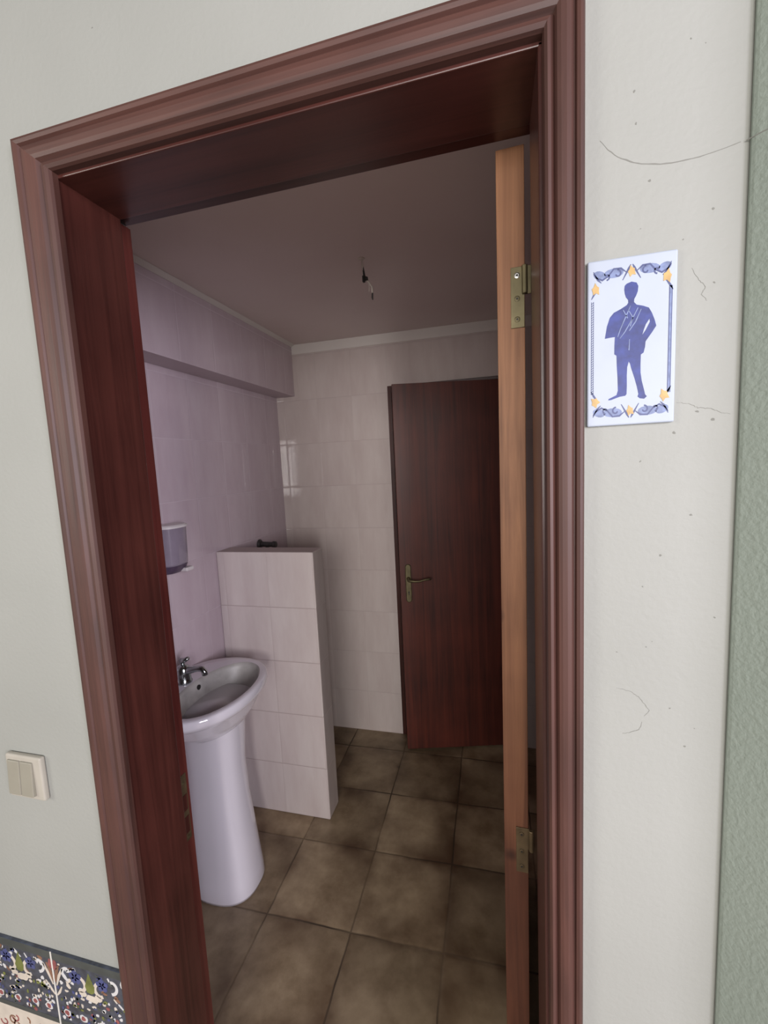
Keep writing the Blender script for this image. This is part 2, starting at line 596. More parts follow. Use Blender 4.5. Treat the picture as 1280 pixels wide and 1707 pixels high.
def stroke(pts, w):
    """a thin closed outline around an open polyline"""
    pts = [Vector((p[0], p[1])) for p in pts]
    ws = w if isinstance(w, (list, tuple)) else [w] * len(pts)
    left, right = [], []
    for i, p in enumerate(pts):
        t = (pts[min(i + 1, len(pts) - 1)] - pts[max(i - 1, 0)]).normalized()
        nrm = Vector((-t.y, t.x))
        left.append(tuple(p + nrm * ws[i] / 2))
        right.append(tuple(p - nrm * ws[i] / 2))
    return left + right[::-1]


def spiral(cx, cy, r0, r1, a0, a1, n=14):
    return [(cx + (r0 + (r1 - r0) * i / (n - 1)) * math.cos(a0 + (a1 - a0) * i / (n - 1)),
             cy + (r0 + (r1 - r0) * i / (n - 1)) * math.sin(a0 + (a1 - a0) * i / (n - 1))) for i in range(n)]


# ------------------------------------------------------------------ large structure
struct(box_obj('floor', (-0.75, XR + 0.1, 0.0, YB + 0.1, -0.12, 0.0), M['floor']))
struct(box_obj('floor_hall', (-2.6, 2.6, -4.5, 0.0, -0.12, 0.0), M['hall_floor']))
struct(box_obj('ceiling', (-0.75, XR + 0.1, TH, YB + 0.1, ZC, ZC + 0.12), M['ceiling']))

# front wall with the doorway left open in it
bm = bmesh.new()
add_box(bm, -2.6, -0.03, 0.0, TH, 0.0, 2.75)
add_box(bm, W + 0.03, XR + 1.3, 0.0, TH, 0.0, 2.75)
add_box(bm, -0.03, W + 0.03, 0.0, TH, H + 0.03, 2.75)
wall_front = struct(obj('wall_front', bm, M['wall']))

# shallow return of rough grey-green wall at the right edge
bm = bmesh.new()
PP = ((0.962, 0.0), (1.075, -0.113), (1.9, -0.113), (1.9, 0.0))
add_rings(bm, [[(x, y, 0.0) for x, y in PP], [(x, y, 2.75) for x, y in PP]])
wall_pier = struct(obj('wall_pier', bm, M['wall_rough'], bevel=0.012, segs=4))

# bathroom shell
bm = bmesh.new()
y0, y1 = TH, YB
vs = [bm.verts.new(p) for p in ((xl(y0), y0, 0), (xl(y1), y1, 0), (xl(y1), y1, ZC), (xl(y0), y0, ZC),
                                (XL - .12, y0, 0), (XL - .12, y1, 0), (XL - .12, y1, ZC), (XL - .12, y0, ZC))]
for f in ((0, 1, 2, 3), (7, 6, 5, 4), (0, 4, 5, 1), (3, 2, 6, 7), (0, 3, 7, 4), (1, 5, 6, 2)):
    bm.faces.new([vs[i] for i in f])
struct(obj('wall_left', bm, M['tile_left']))

XD, ZD, XDR = 0.130, 2.0007, 0.815     # rear doorway
bm = bmesh.new()
add_box(bm, -0.75, XD, YB, YB + 0.10, 0.0, ZC)
add_box(bm, XDR, XR + 0.1, YB, YB + 0.10, 0.0, ZC)
add_box(bm, XD, XDR, YB, YB + 0.10, ZD, ZC)
struct(obj('wall_back', bm, M['tile_back']))
struct(box_obj('wall_right', (XR, XR + 0.1, TH, YB, 0.0, ZC), M['tile_right']))

# tiled beam boxed in along the top of the left wall
bm = bmesh.new()
e = 0.0015
vs = [bm.verts.new(p) for p in ((xb(y0), y0, ZB), (xb(y1), y1 - e, ZB), (xb(y1), y1 - e, ZC - e), (xb(y0), y0, ZC - e),
                                (xl(y0) + e, y0, ZB), (xl(y1) + e, y1 - e, ZB), (xl(y1) + e, y1 - e, ZC - e), (xl(y0) + e, y0, ZC - e))]
for f in ((0, 1, 2, 3), (7, 6, 5, 4), (0, 4, 5, 1), (3, 2, 6, 7), (0, 3, 7, 4), (1, 5, 6, 2)):
    bm.faces.new([vs[i] for i in f])
struct(obj('trim_1', bm, M['tile_beam']))

# pale plaster strip between the back wall tiles and the ceiling, and a thin one over the beam
bm = bmesh.new()
add_box(bm, xb(YB) + 0.001, XR, YB - 0.004, YB - 0.0005, 2.222, ZC - 0.001)
vs = [bm.verts.new((xb(y) + dx, y, z)) for y in (TH + 0.001, YB - 0.005) for dx, z in ((0.0005, ZC - 0.012), (0.003, ZC - 0.012), (0.024, ZC - 0.001), (0.0005, ZC - 0.001))]
for f in ((0, 1, 5, 4), (1, 2, 6, 5), (2, 3, 7, 6), (3, 0, 4, 7), (0, 3, 2, 1), (4, 5, 6, 7)):
    bm.faces.new([vs[i] for i in f])
struct(obj('trim_2', bm, M['coving']))

# low tiled partition beside the basin
bm = bmesh.new()
x0 = xl(YP) + 0.0015
add_box(bm, x0, XP, YP, YP + TP, 0.0, ZP)
bm.faces.ensure_lookup_table()
bm.normal_update()
bmesh.ops.recalc_face_normals(bm, faces=bm.faces)
for f in bm.faces:
    f.material_index = 1 if abs(f.normal.x) > 0.5 or f.normal.z > 0.5 else 0
struct(obj('wall_partition', bm, [M['tile_part'], M['tile_part_end']], bevel=0.004, segs=2))

# dark room behind the rear door
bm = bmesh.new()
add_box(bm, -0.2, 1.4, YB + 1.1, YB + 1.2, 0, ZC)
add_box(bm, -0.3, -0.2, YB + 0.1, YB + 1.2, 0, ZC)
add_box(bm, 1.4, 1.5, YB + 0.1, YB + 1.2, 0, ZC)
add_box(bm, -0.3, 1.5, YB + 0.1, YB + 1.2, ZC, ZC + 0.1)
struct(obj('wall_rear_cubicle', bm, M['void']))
struct(box_obj('floor_rear_cubicle', (-0.3, 1.5, YB + 0.1, YB + 1.2, -0.12, 0.0), M['floor']))

# ------------------------------------------------------------------ timber frame of the front doorway
frame = thing('trim_3', 'dark mahogany door frame with moulded casing around the doorway', 'door frame', (0, 0, 0), structure=True)
# casing profile: fraction of width outward from the opening, height off the wall
PROF = [(0.0, 0.0), (0.0, 0.010), (0.03, 0.0145), (0.10, 0.0175), (0.18, 0.0165), (0.235, 0.012), (0.26, 0.0105),
        (0.285, 0.0125), (0.33, 0.0165), (0.42, 0.0185), (0.55, 0.0195), (0.66, 0.0185), (0.71, 0.016), (0.735, 0.0125),
        (0.76, 0.0125), (0.80, 0.0165), (0.88, 0.0180), (0.95, 0.0165), (1.0, 0.0125), (1.0, 0.0)]


def casing(side):
    bm = bmesh.new()
    ra, rb = [], []
    for w, h in PROF:
        if side == 'left':
            ra.append((-w * CL, -h, 0)); rb.append((-w * CL, -h, H + w * CT))
        elif side == 'right':
            ra.append((W + w * CR, -h, 0)); rb.append((W + w * CR, -h, H + w * CT))
        else:
            ra.append((-w * CL, -h, H + w * CT)); rb.append((W + w * CR, -h, H + w * CT))
    add_rings(bm, [ra, rb])
    return bm


for s in ('left', 'right', 'top'):
    o = obj('casing', casing(s), M['casing_x' if s == 'top' else 'casing_z'], frame)
D1, RB = 0.127, 0.016   # depth to the stop, and how far the rebate steps back
for side in (-1, 1):
    bm = bmesh.new()
    if side < 0:
        add_box(bm, -0.03, -0.004, 0.0, D1, 0, H + 0.0)
    else:
        add_box(bm, W - 0.0045, W + 0.03, 0.0, D1, 0, H)
    obj('jamb', bm, M['wood_z'], frame, bevel=0.0015)
    bm = bmesh.new()
    if side < 0:
        add_box(bm, -0.03, -0.004 - RB, D1, TH, 0, H)
    else:
        add_box(bm, W - 0.0045 + RB, W + 0.03, D1, TH, 0, H)
    obj('rebate', bm, M['rebate'], frame, bevel=0.001)
bm = bmesh.new()
add_box(bm, -0.03, W + 0.03, 0.0, D1, H - 0.005, H + 0.03)
add_box(bm, -0.03, W + 0.03, D1, TH, H - 0.005 + 0.012, H + 0.03)
obj('lintel', bm, M['wood_x'], frame, bevel=0.0015)
# strike plate in the left rebate
xs = -0.004 - RB
bm = bmesh.new()
add_box(bm, xs - 0.002, xs + 0.0018, 0.136, 0.158, 0.738, 0.900)
plate = obj('strike_plate', bm, M['brass_dark'], frame, bevel=0.001)
plate['label'] = 'tarnished brass strike plate'
bm = bmesh.new()
add_box(bm, xs + 0.0018, xs + 0.0026, 0.140, 0.154, 0.758, 0.798)
add_box(bm, xs + 0.0018, xs + 0.0026, 0.140, 0.154, 0.813, 0.851)
obj('latch_slot', bm, M['wood_z'], plate)
bm = bmesh.new()
for z in (0.747, 0.880):
    add_lathe(bm, [(0.0035, 0.0), (0.0035, 0.0012), (0.001, 0.0016)], (xs + 0.0018, 0.147, z), axis=0, n=12)
obj('screw', bm, M['brass'], plate)

# ------------------------------------------------------------------ open front door, seen on its hinge edge
leaf_deg = 92.5
door = thing('door_1', 'front door swung open into the washroom, bare orange timber edge with two hinges', 'door', (0.7405, 0.176, 0), structure=True)
LW, LT_ = 0.735, 0.0445
lean = 0.0055


def leaf_pt(s, t, z):
    """s along the leaf from its hinge edge, t across the thickness (0 = jamb side)"""
    a = math.radians(leaf_deg - 90)
    x = -t * math.cos(a) + s * math.sin(a) + lean * (z - 2.06)
    y = s * math.cos(a) + t * math.sin(a)
    return (x, y, z)


def leaf_box(bm, s0, s1, t0, t1, z0, z1, mat=0):
    vs = [bm.verts.new(leaf_pt(s, t, z)) for s in (s0, s1) for t in (t0, t1) for z in (z0, z1)]
    for f in ((0, 1, 3, 2), (4, 6, 7, 5), (0, 4, 5, 1), (2, 3, 7, 6), (0, 2, 6, 4), (1, 5, 7, 3)):
        bm.faces.new([vs[i] for i in f]).material_index = mat


bm = bmesh.new()
leaf_box(bm, 0.004, LW, 0.002, LT_ - 0.002, 0.008, 2.082)
obj('door_panel', bm, M['door'], door)
bm = bmesh.new()
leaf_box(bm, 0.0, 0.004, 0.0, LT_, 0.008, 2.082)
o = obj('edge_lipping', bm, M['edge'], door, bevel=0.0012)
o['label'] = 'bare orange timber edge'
for zt, zb, kind in ((1.896, 1.799, 0), (0.878, 0.784, 1)):
    m1 = M['brass'] if kind == 0 else M['brass_dark']
    bm = bmesh.new()
    leaf_box(bm, -0.0022, 0.0, 0.0005, 0.0225, zb, zt)
    zm = zt - (zt - zb) * 0.46
    leaf_box(bm, -0.0022, 0.0, -0.010, 0.0005, zm, zt)
    hz = obj('hinge', bm, m1, door, bevel=0.0006)
    bm = bmesh.new()
    c = leaf_pt(-0.004, -0.010, 0)
    add_lathe(bm, [(0.0042, zm), (0.0048, zm + 0.001), (0.0048, zt - 0.001), (0.0042, zt)], (c[0] + lean * (zm - 2.06) * 0 + lean * (zt - 2.06) * 0, c[1], 0), axis=2, n=14)
    k = obj('knuckle', bm, m1, hz, smooth=False)
    for i, q in enumerate((0.14, 0.52, 0.86)):
        bm = bmesh.new()
        z = zt - q * (zt - zb)
        p = leaf_pt(-0.0022, 0.0125, z)
        add_lathe(bm, [(0.0046, 0.0003), (0.0046, -0.0010), (0.0030, -0.0014)], p, axis=1, n=14)
        so = obj('screw', bm, M['steel'] if (i == 0 and kind == 0) else m1, hz)
        bm = bmesh.new()
        add_lathe(bm, [(0.0018, -0.0012), (0.0018, -0.0017)], p, axis=1, n=8)
        obj('screw_slot', bm, M['black'], hz)

# ------------------------------------------------------------------ rear door, ajar
fr2 = thing('trim_4', 'thin dark timber lining of the rear doorway in the tiled wall', 'door frame', (0, 0, 0), structure=True)
for b in ((XD + 0.0005, XD + 0.022, YB - 0.002, YB + 0.1, 0, ZD - 0.0005), (XDR - 0.022, XDR - 0.0005, YB - 0.002, YB + 0.1, 0, ZD - 0.0005)):
    box_obj('jamb', b, M['wood_z'], fr2, bevel=0.0015)
box_obj('lintel', (XD + 0.022, XDR - 0.022, YB - 0.002, YB + 0.1, ZD - 0.016, ZD - 0.0005), M['wood_x'], fr2, bevel=0.0015)

hx, hy = 0.792, 1.7130
ang = math.atan2(1.56 - hy, 0.188 - hx)
lw2 = math.hypot(0.188 - hx, 1.56 - hy)
door2 = thing('door_2', 'plain dark mahogany rear door standing slightly ajar with a brass lever handle', 'door', (hx, hy, 0), ang, structure=True)
# local: x runs from the hinge to the free edge, +y is the side facing the viewer
box_obj('door_panel', (0.0, lw2, -0.037, 0.0, 0.012, 1.982), M['door'], door2, bevel=0.002)


def L2(s):   # distance measured from the free edge
    return lw2 - s


hs = 0.043
bm = bmesh.new()
zc_, hh, hw = 0.952, 0.103, 0.0155
ring = []
for i in range(40):
    a = 2 * math.pi * i / 40
    cx_, cz_ = math.cos(a), math.sin(a)
    # long plate with rounded ends
    px = hw * cx_
    pz = (hh - hw) * (1 if cz_ >= 0 else -1) + hw * cz_
    ring.append((px, pz))
add_rings(bm, [[(L2(hs) + a, 0.0, zc_ + b) for a, b in ring], [(L2(hs) + a, 0.005, zc_ + b) for a, b in ring],
               [(L2(hs) + a * .8, 0.0075, zc_ + b * .97) for a, b in ring]])
han = obj('door_handle', bm, M['brass'], door2)
bm = bmesh.new()
add_lathe(bm, [(0.011, 0.006), (0.010, 0.014), (0.008, 0.030)], (L2(hs), 0, 0.978), axis=1, n=16)
add_tube(bm, [(L2(hs), 0.028, 0.978), (L2(hs), 0.046, 0.978), (L2(hs) - 0.006, 0.053, 0.9775), (L2(hs) - 0.03, 0.055, 0.974), (L2(hs) - 0.055, 0.055, 0.974),
              (L2(hs) - 0.08, 0.054, 0.980), (L2(hs) - 0.105, 0.052, 0.983), (L2(hs) - 0.115, 0.050, 0.981)],
         [0.008, 0.008, 0.008, 0.0065, 0.0055, 0.0055, 0.0065, 0.004], n=12)
obj('lever', bm, M['brass'], han, smooth=True)
bm = bmesh.new()
add_lathe(bm, [(0.0042, 0.0074), (0.0042, 0.0079)], (L2(hs), 0, 0.905), axis=1, n=14)
add_box(bm, L2(hs) - 0.0018, L2(hs) + 0.0018, 0.0074, 0.0079, 0.890, 0.905)
obj('keyhole', bm, M['black'], han)

# ------------------------------------------------------------------ pedestal wash basin
sink = thing('pedestal_basin', 'white ceramic pedestal wash basin with a chrome tap beside the low tiled partition', 'basin', (-0.36, 0.69, 0))
OX, OY = -0.36, 0.69     # local origin
NS = 64
SYC, SA, SBk, SB = 0.685, 0.185, 0.215, 0.242
WALLX = xl(0.69) + 0.002


def outer(k, dz):
    pts = []
    for i in range(NS):
        a = 2 * math.pi * i / NS
        c, s = math.cos(a), math.sin(a)
        p = 2.25
        c2 = abs(c) ** (2 / p) * (1 if c >= 0 else -1)
        s2 = abs(s) ** (2 / p) * (1 if s >= 0 else -1)
        ax = SA if c >= 0 else SBk
        x = -0.355 + ax * c2 * k
        y = SYC + SB * s2 * k
        x = max(x, WALLX)
        pts.append((x - OX, y - OY, dz))
    return pts


def inner(k, dz, sx=0.0):
    pts = []
    for i in range(NS):
        a = 2 * math.pi * i / NS
        c, s = math.cos(a), math.sin(a)
        x = -0.315 + sx + 0.120 * c * k * (1.0 if c > 0 else 0.95)
        y = SYC + 0.198 * s * k
        pts.append((x - OX, y - OY, dz))
    return pts


def lerp(a, b, t):
    return [tuple(p + (q - p) * t for p, q in zip(u, v)) for u, v in zip(a, b)]


zr = 0.80
bm = bmesh.new()
rings = [inner(0.45, 0.650), inner(0.70, 0.672), lerp(inner(0.95, 0.712), outer(0.80, 0.712), 0.6), outer(0.90, 0.748), outer(0.955, 0.760),
         outer(0.985, 0.766), outer(1.0, 0.776), outer(1.0, 0.788), outer(0.992, zr - 0.004), outer(0.972, zr),
         lerp(outer(0.94, zr), inner(1.03, zr), 0.5), lerp(outer(0.9, zr - 0.001), inner(1.02, zr - 0.001), 0.95)]
add_rings(bm, rings, cap=False)
basin = obj('basin', bm, M['ceramic'], sink, smooth=True)
bm = bmesh.new()
rings = [lerp(outer(0.9, zr - 0.001), inner(1.02, zr - 0.001), 0.95), inner(1.0, zr - 0.004), inner(0.975, zr - 0.014), inner(0.93, zr - 0.04), inner(0.84, zr - 0.075),
         inner(0.66, zr - 0.10), inner(0.4, zr - 0.115), inner(0.12, zr - 0.12)]
add_rings(bm, rings, cap=False)
bm.faces.new([v for v in bm.verts[-NS:]])
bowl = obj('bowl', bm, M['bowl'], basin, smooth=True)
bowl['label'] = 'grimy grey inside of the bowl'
bm = bmesh.new()
add_lathe(bm, [(0.021, 0.0), (0.021, 0.003), (0.015, 0.004)], (-0.315 - OX, SYC - OY, zr - 0.1205), axis=2, n=20)
obj('drain', bm, M['dark_metal'], basin)
bm = bmesh.new()
add_lathe(bm, [(0.0095, -0.004), (0.0095, 0.0022), (0.006, 0.0026)], (-0.4225 - OX, 0.712 - OY, zr - 0.026), axis=0, n=16)
obj('overflow_hole', bm, M['black'], basin)

bm = bmesh.new()
rings = []
for z, rx, ry, cx_ in ((0.0, 0.128, 0.108, -0.352), (0.012, 0.131, 0.110, -0.352), (0.06, 0.128, 0.107, -0.353), (0.2, 0.119, 0.099, -0.357),
                       (0.36, 0.108, 0.090, -0.362), (0.5, 0.104, 0.087, -0.362), (0.6, 0.107, 0.092, -0.358), (0.66, 0.110, 0.098, -0.355), (0.70, 0.116, 0.112, -0.350), (0.735, 0.124, 0.130, -0.342)):
    ring = []
    for i in range(48):
        a = 2 * math.pi * i / 48
        c, s = math.cos(a), math.sin(a)
        p = 2.5
        c2 = abs(c) ** (2 / p) * (1 if c >= 0 else -1)
        s2 = abs(s) ** (2 / p) * (1 if s >= 0 else -1)
        ring.append((cx_ + rx * c2 - OX, 0.695 + ry * s2 - OY, z))
    rings.append(ring)
add_rings(bm, rings)
obj('pedestal', bm, M['ceramic'], sink, smooth=True)

fx, fy = -0.470 - OX, 0.695 - OY
bm = bmesh.new()
add_lathe(bm, [(0.029, zr - 0.001), (0.030, zr + 0.004), (0.027, zr + 0.010), (0.025, zr + 0.035), (0.0255, zr + 0.055), (0.018, zr + 0.066), (0.008, zr + 0.070)], (fx, fy, 0), n=20)
tap = obj('tap', bm, M['chrome'], sink, smooth=True)
bm = bmesh.new()
add_tube(bm, [(fx, fy, zr + 0.040), (fx + 0.03, fy, zr + 0.050), (fx + 0.065, fy, zr + 0.058), (fx + 0.085, fy, zr + 0.058), (fx + 0.094, fy, zr + 0.048), (fx + 0.094, fy, zr + 0.036)],
         [0.016, 0.0135, 0.011, 0.0105, 0.011, 0.0105], n=14)
obj('spout', bm, M['chrome'], tap, smooth=True)
bm = bmesh.new()
add_tube(bm, [(fx, fy, zr + 0.066), (fx, fy, zr + 0.078)], [0.009, 0.008], n=12)
add_tube(bm, [(fx - 0.004, fy, zr + 0.082), (fx + 0.012, fy, zr + 0.088), (fx + 0.028, fy, zr + 0.096)], [0.012, 0.009, 0.007], n=12)
obj('lever', bm, M['chrome'], tap, smooth=True)

# ------------------------------------------------------------------ soap dispenser on the left wall
dy, dz0, dz1 = 0.735, 1.215, 1.395
disp = thing('soap_dispenser', 'smoky violet soap dispenser with a white lid on the tiled left wall', 'soap dispenser', (xl(dy) + 0.001, dy, dz0))


def dshape(hw_, dep, n=22):
    pts = [(0.0, -hw_)]
    for i in range(n):
        a = -math.pi / 2 + math.pi * i / (n - 1)
        pts.append((dep * 0.45 + dep * 0.55 * abs(math.cos(a)) ** 0.7, hw_ * (abs(math.sin(a)) ** 0.8) * (1 if a > 0 else -1)))
    pts.append((0.0, hw_))
    return pts


hgt = dz1 - dz0
bm = bmesh.new()
add_rings(bm, [[(x, y, z) for x, y in dshape(w_, d_)] for z, w_, d_ in ((0.030, 0.050, 0.074), (0.036, 0.053, 0.078), (hgt - 0.009, 0.056, 0.082))])
obj('tank', bm, M['tank'], disp, smooth=False)
bm = bmesh.new()
add_rings(bm, [[(x, y, z) for x, y in dshape(w_, d_)] for z, w_, d_ in ((hgt - 0.009, 0.0585, 0.085), (hgt - 0.002, 0.059, 0.086), (hgt + 0.003, 0.054, 0.080))])
o = obj('lid', bm, M['white_pl'], disp)
o['label'] = 'white lid'
bm = bmesh.new()
add_rings(bm, [[(x, y, z) for x, y in dshape(w_, d_)] for z, w_, d_ in ((0.0, 0.040, 0.055), (0.012, 0.047, 0.068), (0.030, 0.052, 0.076))])
obj('base', bm, M['tank_dark'], disp)
bm = bmesh.new()
add_box(bm, 0.030, 0.084, 0.010, 0.050, 0.000, 0.015)
o = obj('push_button', bm, M['white_pl'], disp, bevel=0.004)
o['label'] = 'white push bar'

# ------------------------------------------------------------------ flush valve behind the partition
vy = 1.40
fv = thing('flush_valve', 'dark grey flush valve on the tiled wall just above the partition top', 'valve', (xl(vy) + 0.001, vy, 1.195))
bm = bmesh.new()
add_lathe(bm, [(0.026, 0.0), (0.026, 0.004), (0.018, 0.012)], (0, 0, 0), axis=0, n=20)
obj('wall_flange', bm, M['dark_metal'], fv, smooth=False)
bm = bmesh.new()
add_tube(bm, [(0.004, 0, 0), (0.05, 0, -0.001), (0.082, 0.0, -0.002)], [0.0135, 0.0135, 0.0125], n=16)
obj('body', bm, M['dark_metal'], fv, smooth=False)
bm = bmesh.new()
add_lathe(bm, [(0.0165, 0.078), (0.0175, 0.083), (0.0165, 0.096), (0.009, 0.099)], (0, 0, -0.002), axis=0, n=18)
obj('push_cap', bm, M['dark_metal'], fv)
bm = bmesh.new()
add_tube(bm, [(0.045, 0, -0.005), (0.045, 0, -0.10), (0.045, 0.0, -0.30)], 0.010, n=12)
obj('down_pipe', bm, M['dark_metal'], fv)

# ------------------------------------------------------------------ bare lamp wires on the ceiling
wx, wy = 0.262, 0.867
wr = thing('lamp_wire', 'bare lamp wire with a black terminal block hanging from the washroom ceiling', 'wire', (wx, wy, ZC))
bm = bmesh.new()
add_tube(bm, [(0, 0, 0.0), (0.001, 0.006, -0.018), (0.002, 0.010, -0.034)], [0.0022, 0.0026, 0.003], n=8)
add_lathe(bm, [(0.012, 0.0), (0.011, -0.002), (0.004, -0.003)], (0, 0, 0), n=16)
obj('cable', bm, M['wire'], wr)
bm = bmesh.new()
add_tube(bm, [(0.002, 0.008, -0.024), (0.004, 0.014, -0.052)], [0.0028, 0.0042], n=8)
add_box(bm, -0.003, 0.0055, 0.010, 0.020, -0.071, -0.050)
add_box(bm, 0.0075, 0.015, 0.010, 0.020, -0.068, -0.055)
add_box(bm, 0.0, 0.010, 0.012, 0.018, -0.062, -0.052)
o = obj('terminal_block', bm, M['black'], wr, bevel=0.001)
o['label'] = 'black terminal block'
bm = bmesh.new()
add_tube(bm, [(0.011, 0.015, -0.066), (0.020, 0.018, -0.076), (0.027, 0.020, -0.090), (0.028, 0.020, -0.108)], 0.0034, n=8)
add_tube(bm, [(0.012, 0.015, -0.066), (0.019, 0.015, -0.082), (0.018, 0.014, -0.104)], 0.0013, n=8)
obj('loose_wire', bm, M['wire'], wr, smooth=True)
bm = bmesh.new()
add_tube(bm, [(0.028, 0.020, -0.107), (0.027, 0.020, -0.122), (0.028, 0.020, -0.130)], [0.0028, 0.0032, 0.002], n=8)
obj('wire_end', bm, M['dark_metal'], wr)

# ------------------------------------------------------------------ light switch on the hall wall
sw = thing('light_switch', 'cream double rocker light switch on the wall left of the doorway', 'light switch', (-0.257, 0.0, 0.982))
bm = bmesh.new()
add_box(bm, -0.047, 0.047, -0.012, 0.0, -0.047, 0.047)
obj('wall_plate', bm, M['cream_pl'], sw, bevel=0.004, segs=3)
for k in (-1, 1):
    bm = bmesh.new()
    cxk = -0.006 + k * 0.0170
    vs = add_box(bm, cxk - 0.016, cxk + 0.016, -0.019, -0.011, -0.036, 0.036)
    for v in vs:
        if v.co.y < -0.015 and v.co.z > 0:
            v.co.y += 0.004
    obj('rocker', bm, M['cream_pl2'], sw, bevel=0.0015)

# ------------------------------------------------------------------ ceramic washroom sign
SX0, SX1, SZ0, SZ1 = 0.8005, 0.8985, 1.6168, 1.8165
sg = thing('washroom_sign', 'white and blue ceramic tile sign with the silhouette of a man', 'sign', ((SX0 + SX1) / 2, 0.0, SZ0))
SOX = (SX0 + SX1) / 2
bm = bmesh.new()
add_box(bm, SX0 - SOX, SX1 - SOX, -0.007, 0.0, 0.0, SZ1 - SZ0)
obj('tile', bm, M['sign'], sg, bevel=0.002, segs=3)

# a drawing grid for the painted decoration, in hundredths of the tile: a to the right, b upwards (0-100 / 0-200)
SWD, SHT = SX1 - SX0, SZ1 - SZ0


def sp(a, b, h):
    return (SX0 - SOX + a / 100.0 * SWD, -0.0068 - h, b / 200.0 * SHT)


MAN = [(44.5, 168.3), (50, 170), (55.5, 168.2), (57.5, 164), (57, 158), (55.2, 153), (53.2, 149.5), (53, 146), (56, 142.6), (63, 140.5), (69.5, 137.5),
       (73, 131), (76, 123), (78, 115.5), (73.5, 108.5), (66.5, 98.5), (66, 92), (64.5, 85.5), (61.5, 83.5), (61.3, 72), (61.5, 62), (63, 52),
       (65.5, 42), (67, 35.5), (69, 33), (66, 30.2), (61, 31.2), (58.5, 33.5), (59.5, 36.5), (57.5, 46), (54.5, 57), (51, 68), (49.5, 74),
       (48, 76.5), (46.3, 70), (46, 60), (46.2, 48), (46, 37.5), (44.5, 35.6), (38, 34.8), (28, 31.6), (25, 31.5), (25.5, 33.2), (34.5, 37.2), (36, 42.5), (35.5, 58), (34.5, 72),
       (34, 85), (31.5, 86.8), (31.5, 97), (32, 107.5), (27, 107.3), (20.5, 106.6), (21, 110), (22.8, 121), (26, 131), (30.5, 136.3), (38.5, 139.8), (45, 143.5),
       (46.6, 146), (46.4, 149.3), (44, 152.5), (42.6, 157), (42, 161.5), (42.4, 166)]
ARM = [(70.4, 124.5), (71, 121), (66.8, 112.5), (62.8, 106.5), (64.2, 112), (66.5, 118.6)]
bm = flat_shapes([([MAN, ARM], 0)], 0.0004, sp, None)
obj('man_silhouette', bm, M['sign_blue'], sg)
# pale drawn lines of the jacket
ln = []
for pts in ([(49, 142), (44, 130), (38, 116), (35, 107)], [(57.5, 139), (51, 126), (43, 112), (37.5, 105)], [(61, 137), (55, 123), (48, 113)], [(47, 137), (52, 128), (49, 118)],
            [(48.5, 103), (48, 90)], [(41, 138), (46, 128)]):
    ln.append(([stroke(pts, [0.8, 1.3, 1.1, 0.7][:len(pts)])], 0))
bm = flat_shapes(ln, 0.0007, sp, None)
obj('jacket_line', bm, M['sign_pale'], sg)
# border: rope lines at the sides, scrolls top and bottom, ochre ornaments
sides = []
for a0 in (4.8, 7.2):
    sides.append(([stroke([(a0, 40), (a0, 152)], 0.55)], 0))
for i in range(40):
    b0 = 40 + i * 2.8
    sides.append(([stroke([(4.8, b0), (7.2, b0 + 2.2)], 0.7)], 0))
for a0 in (91.6, 94.4):
    sides.append(([stroke([(a0, 36), (a0, 160)], 0.9)], 0))
sides.append(([[(92, 36), (94, 36), (94, 160), (92, 160)]], 1))
for lo, hi in ((0, 50), (50, 100)):
    bm = flat_shapes([q for q in sides if lo < q[0][0][0][0] < hi], 0.0004, sp, None)
    obj('side_border', bm, [M['sign_navy'], M['sign_pale']], sg)
scr = []
for b0, sgn in ((181, 1), (17.5, -1)):
    for side in (-1, 1):
        c0 = 50
        scr.append(([stroke(spiral(c0 + side * 16, b0, 5.0, 1.2, math.pi / 2, math.pi / 2 + side * sgn * 4.6), 1.9)], 0))
        scr.append(([stroke(spiral(c0 + side * 28, b0 - sgn * 1.5, 4.2, 1.0, -math.pi / 2, -math.pi / 2 - side * sgn * 4.4), 1.8)], 0))
        scr.append(([stroke([(c0 + side * 6, b0 + sgn * 1), (c0 + side * 12, b0 + sgn * 6), (c0 + side * 20, b0 + sgn * 6.5), (c0 + side * 26, b0 - sgn * 1),
                             (c0 + side * 33, b0 - sgn * 5), (c0 + side * 40, b0 - sgn * 1), (c0 + side * 43, b0 + sgn * 4)], [0.8, 2.4, 2.0, 1.8, 2.2, 2.0, 0.8])], 0))
        scr.append(([blob(c0 + side * 20, b0 + sgn * 1.5, 11, 5.5)], 1))
        scr.append(([blob(c0 + side * 36, b0 + sgn * 1, 7.5, 5.0, rot=0.4 * side)], 1))
        scr.append(([stroke([(c0 + side * 10, b0 - sgn * 8), (c0 + side * 3, b0 + sgn * 5), (c0 + side * 1, b0 + sgn * 9)], [0.8, 2.4, 0.8])], 0))
        scr.append(([stroke([(c0 + side * 43, b0 + sgn * 6), (c0 + side * 38, b0 - sgn * 4), (c0 + side * 34, b0 - sgn * 8)], [0.8, 2.2, 0.8])], 0))
        scr.append(([stroke([(c0 + side * 45.3, b0 - sgn * 26), (c0 + side * 42, b0 - sgn * 20), (c0 + side * 37, b0 - sgn * 13)], [0.8, 2.4, 0.8])], 0))
for lo, hi in ((0, 100), (100, 200)):
    bm = flat_shapes([q for q in scr if lo < q[0][0][0][1] < hi], 0.0004, sp, None)
    for f in bm.faces:      # lighter washes sit lowest so the drawn line stays on top
        if f.material_index == 1:
            for v in f.verts:
                if v.co.y < -0.0070:
                    v.co.y = -0.00712
    obj('scroll_border', bm, [M['sign_navy'], M['sign_pale']], sg)
